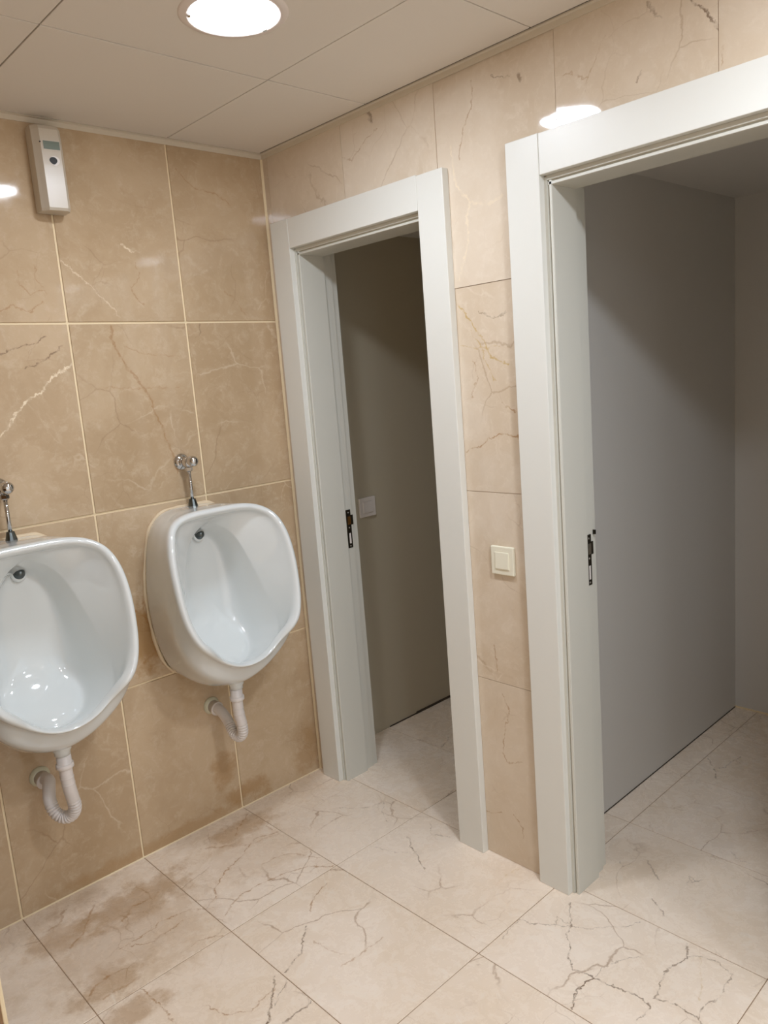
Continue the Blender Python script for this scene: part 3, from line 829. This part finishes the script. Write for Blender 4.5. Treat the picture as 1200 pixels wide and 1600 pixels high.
# ------------------------------------------------------------------ switches
def switch(name, loc, rz, label, mat, hw, hh):
    r = tag(empty(name, loc), label, 'light switch')
    r.rotation_euler = (0, 0, rz)
    # local: x across, y out of the wall (negative = towards the room), z up
    bm = bmesh.new(); box(bm, (-hw, -0.0105, -hh), (hw, 0.0, hh), 0.003, 3); obj('plate', bm, mat, r)
    bm = bmesh.new(); box(bm, (-hw*0.62, -0.0125, -hh*0.60), (hw*0.62, -0.0095, hh*0.60), 0.0012, 2); fr = obj('frame', bm, mat, r)
    bm = bmesh.new(); prism(bm, [(-0.0150, -hh*0.54), (-0.0120, -hh*0.54), (-0.0142, hh*0.54), (-0.0120, hh*0.54)][0:0] or [(-0.0110, -hh*0.54), (-0.0142, -hh*0.54), (-0.0128, hh*0.54), (-0.0110, hh*0.54)], -hw*0.56, hw*0.56, 'x')
    obj('rocker', bm, mat, r)
    return r
switch('light_switch', (0.0, -0.990, 0.9815), -math.pi/2, 'cream light switch on the narrow marble strip between the two doorways', m_switch, 0.0408, 0.0425)
switch('light_switch', (0.397, 0.042, 1.004), 0.0, 'white light switch on the painted wall inside the narrow doorway', m_switch_grey, 0.045, 0.041)

# ------------------------------------------------------------------ recessed lamps
LB = ['round recessed downlight glowing in the ceiling above the corner', 'round recessed downlight out of view, next along the ceiling row',
      'round recessed downlight out of view, last of the row by the doorway wall', 'round recessed downlight out of view, on the far left of the ceiling']
for (x, y), lb, power in zip(LAMPS, LB, (0.84, 1.45, 0.95, 0.95)):
    L = tag(empty('ceiling_light', (x, y, ZC)), lb, 'ceiling light', 'recessed downlights')
    bm = bmesh.new(); lathe(bm, [(0.096, 0.006), (0.0955, 0.001), (0.098, -0.0045), (0.104, -0.0055), (0.117, -0.003), (0.1205, -0.0005), (0.1205, 0.004)], (0, 0, 0), (0, 0, 1), 72)
    ring_o = obj('trim_ring', bm, m_ring, L, True)
    bm = bmesh.new(); lathe(bm, [(0.0, -0.0045), (0.06, -0.0042), (0.09, -0.0025), (0.0957, 0.0)], (0, 0, 0), (0, 0, 1), 64)
    obj('lens', bm, lens_mat(power), L, True)
    for a in (0.2, 2.6):
        bm = bmesh.new(); box(bm, (-0.004, -0.006, -0.008), (0.004, 0.006, -0.003), 0.001, 1)
        o = obj('clip', bm, m_chrome, L); o.location = (0.0965*math.cos(a), 0.0965*math.sin(a), 0); o.rotation_euler = (0, 0, a)
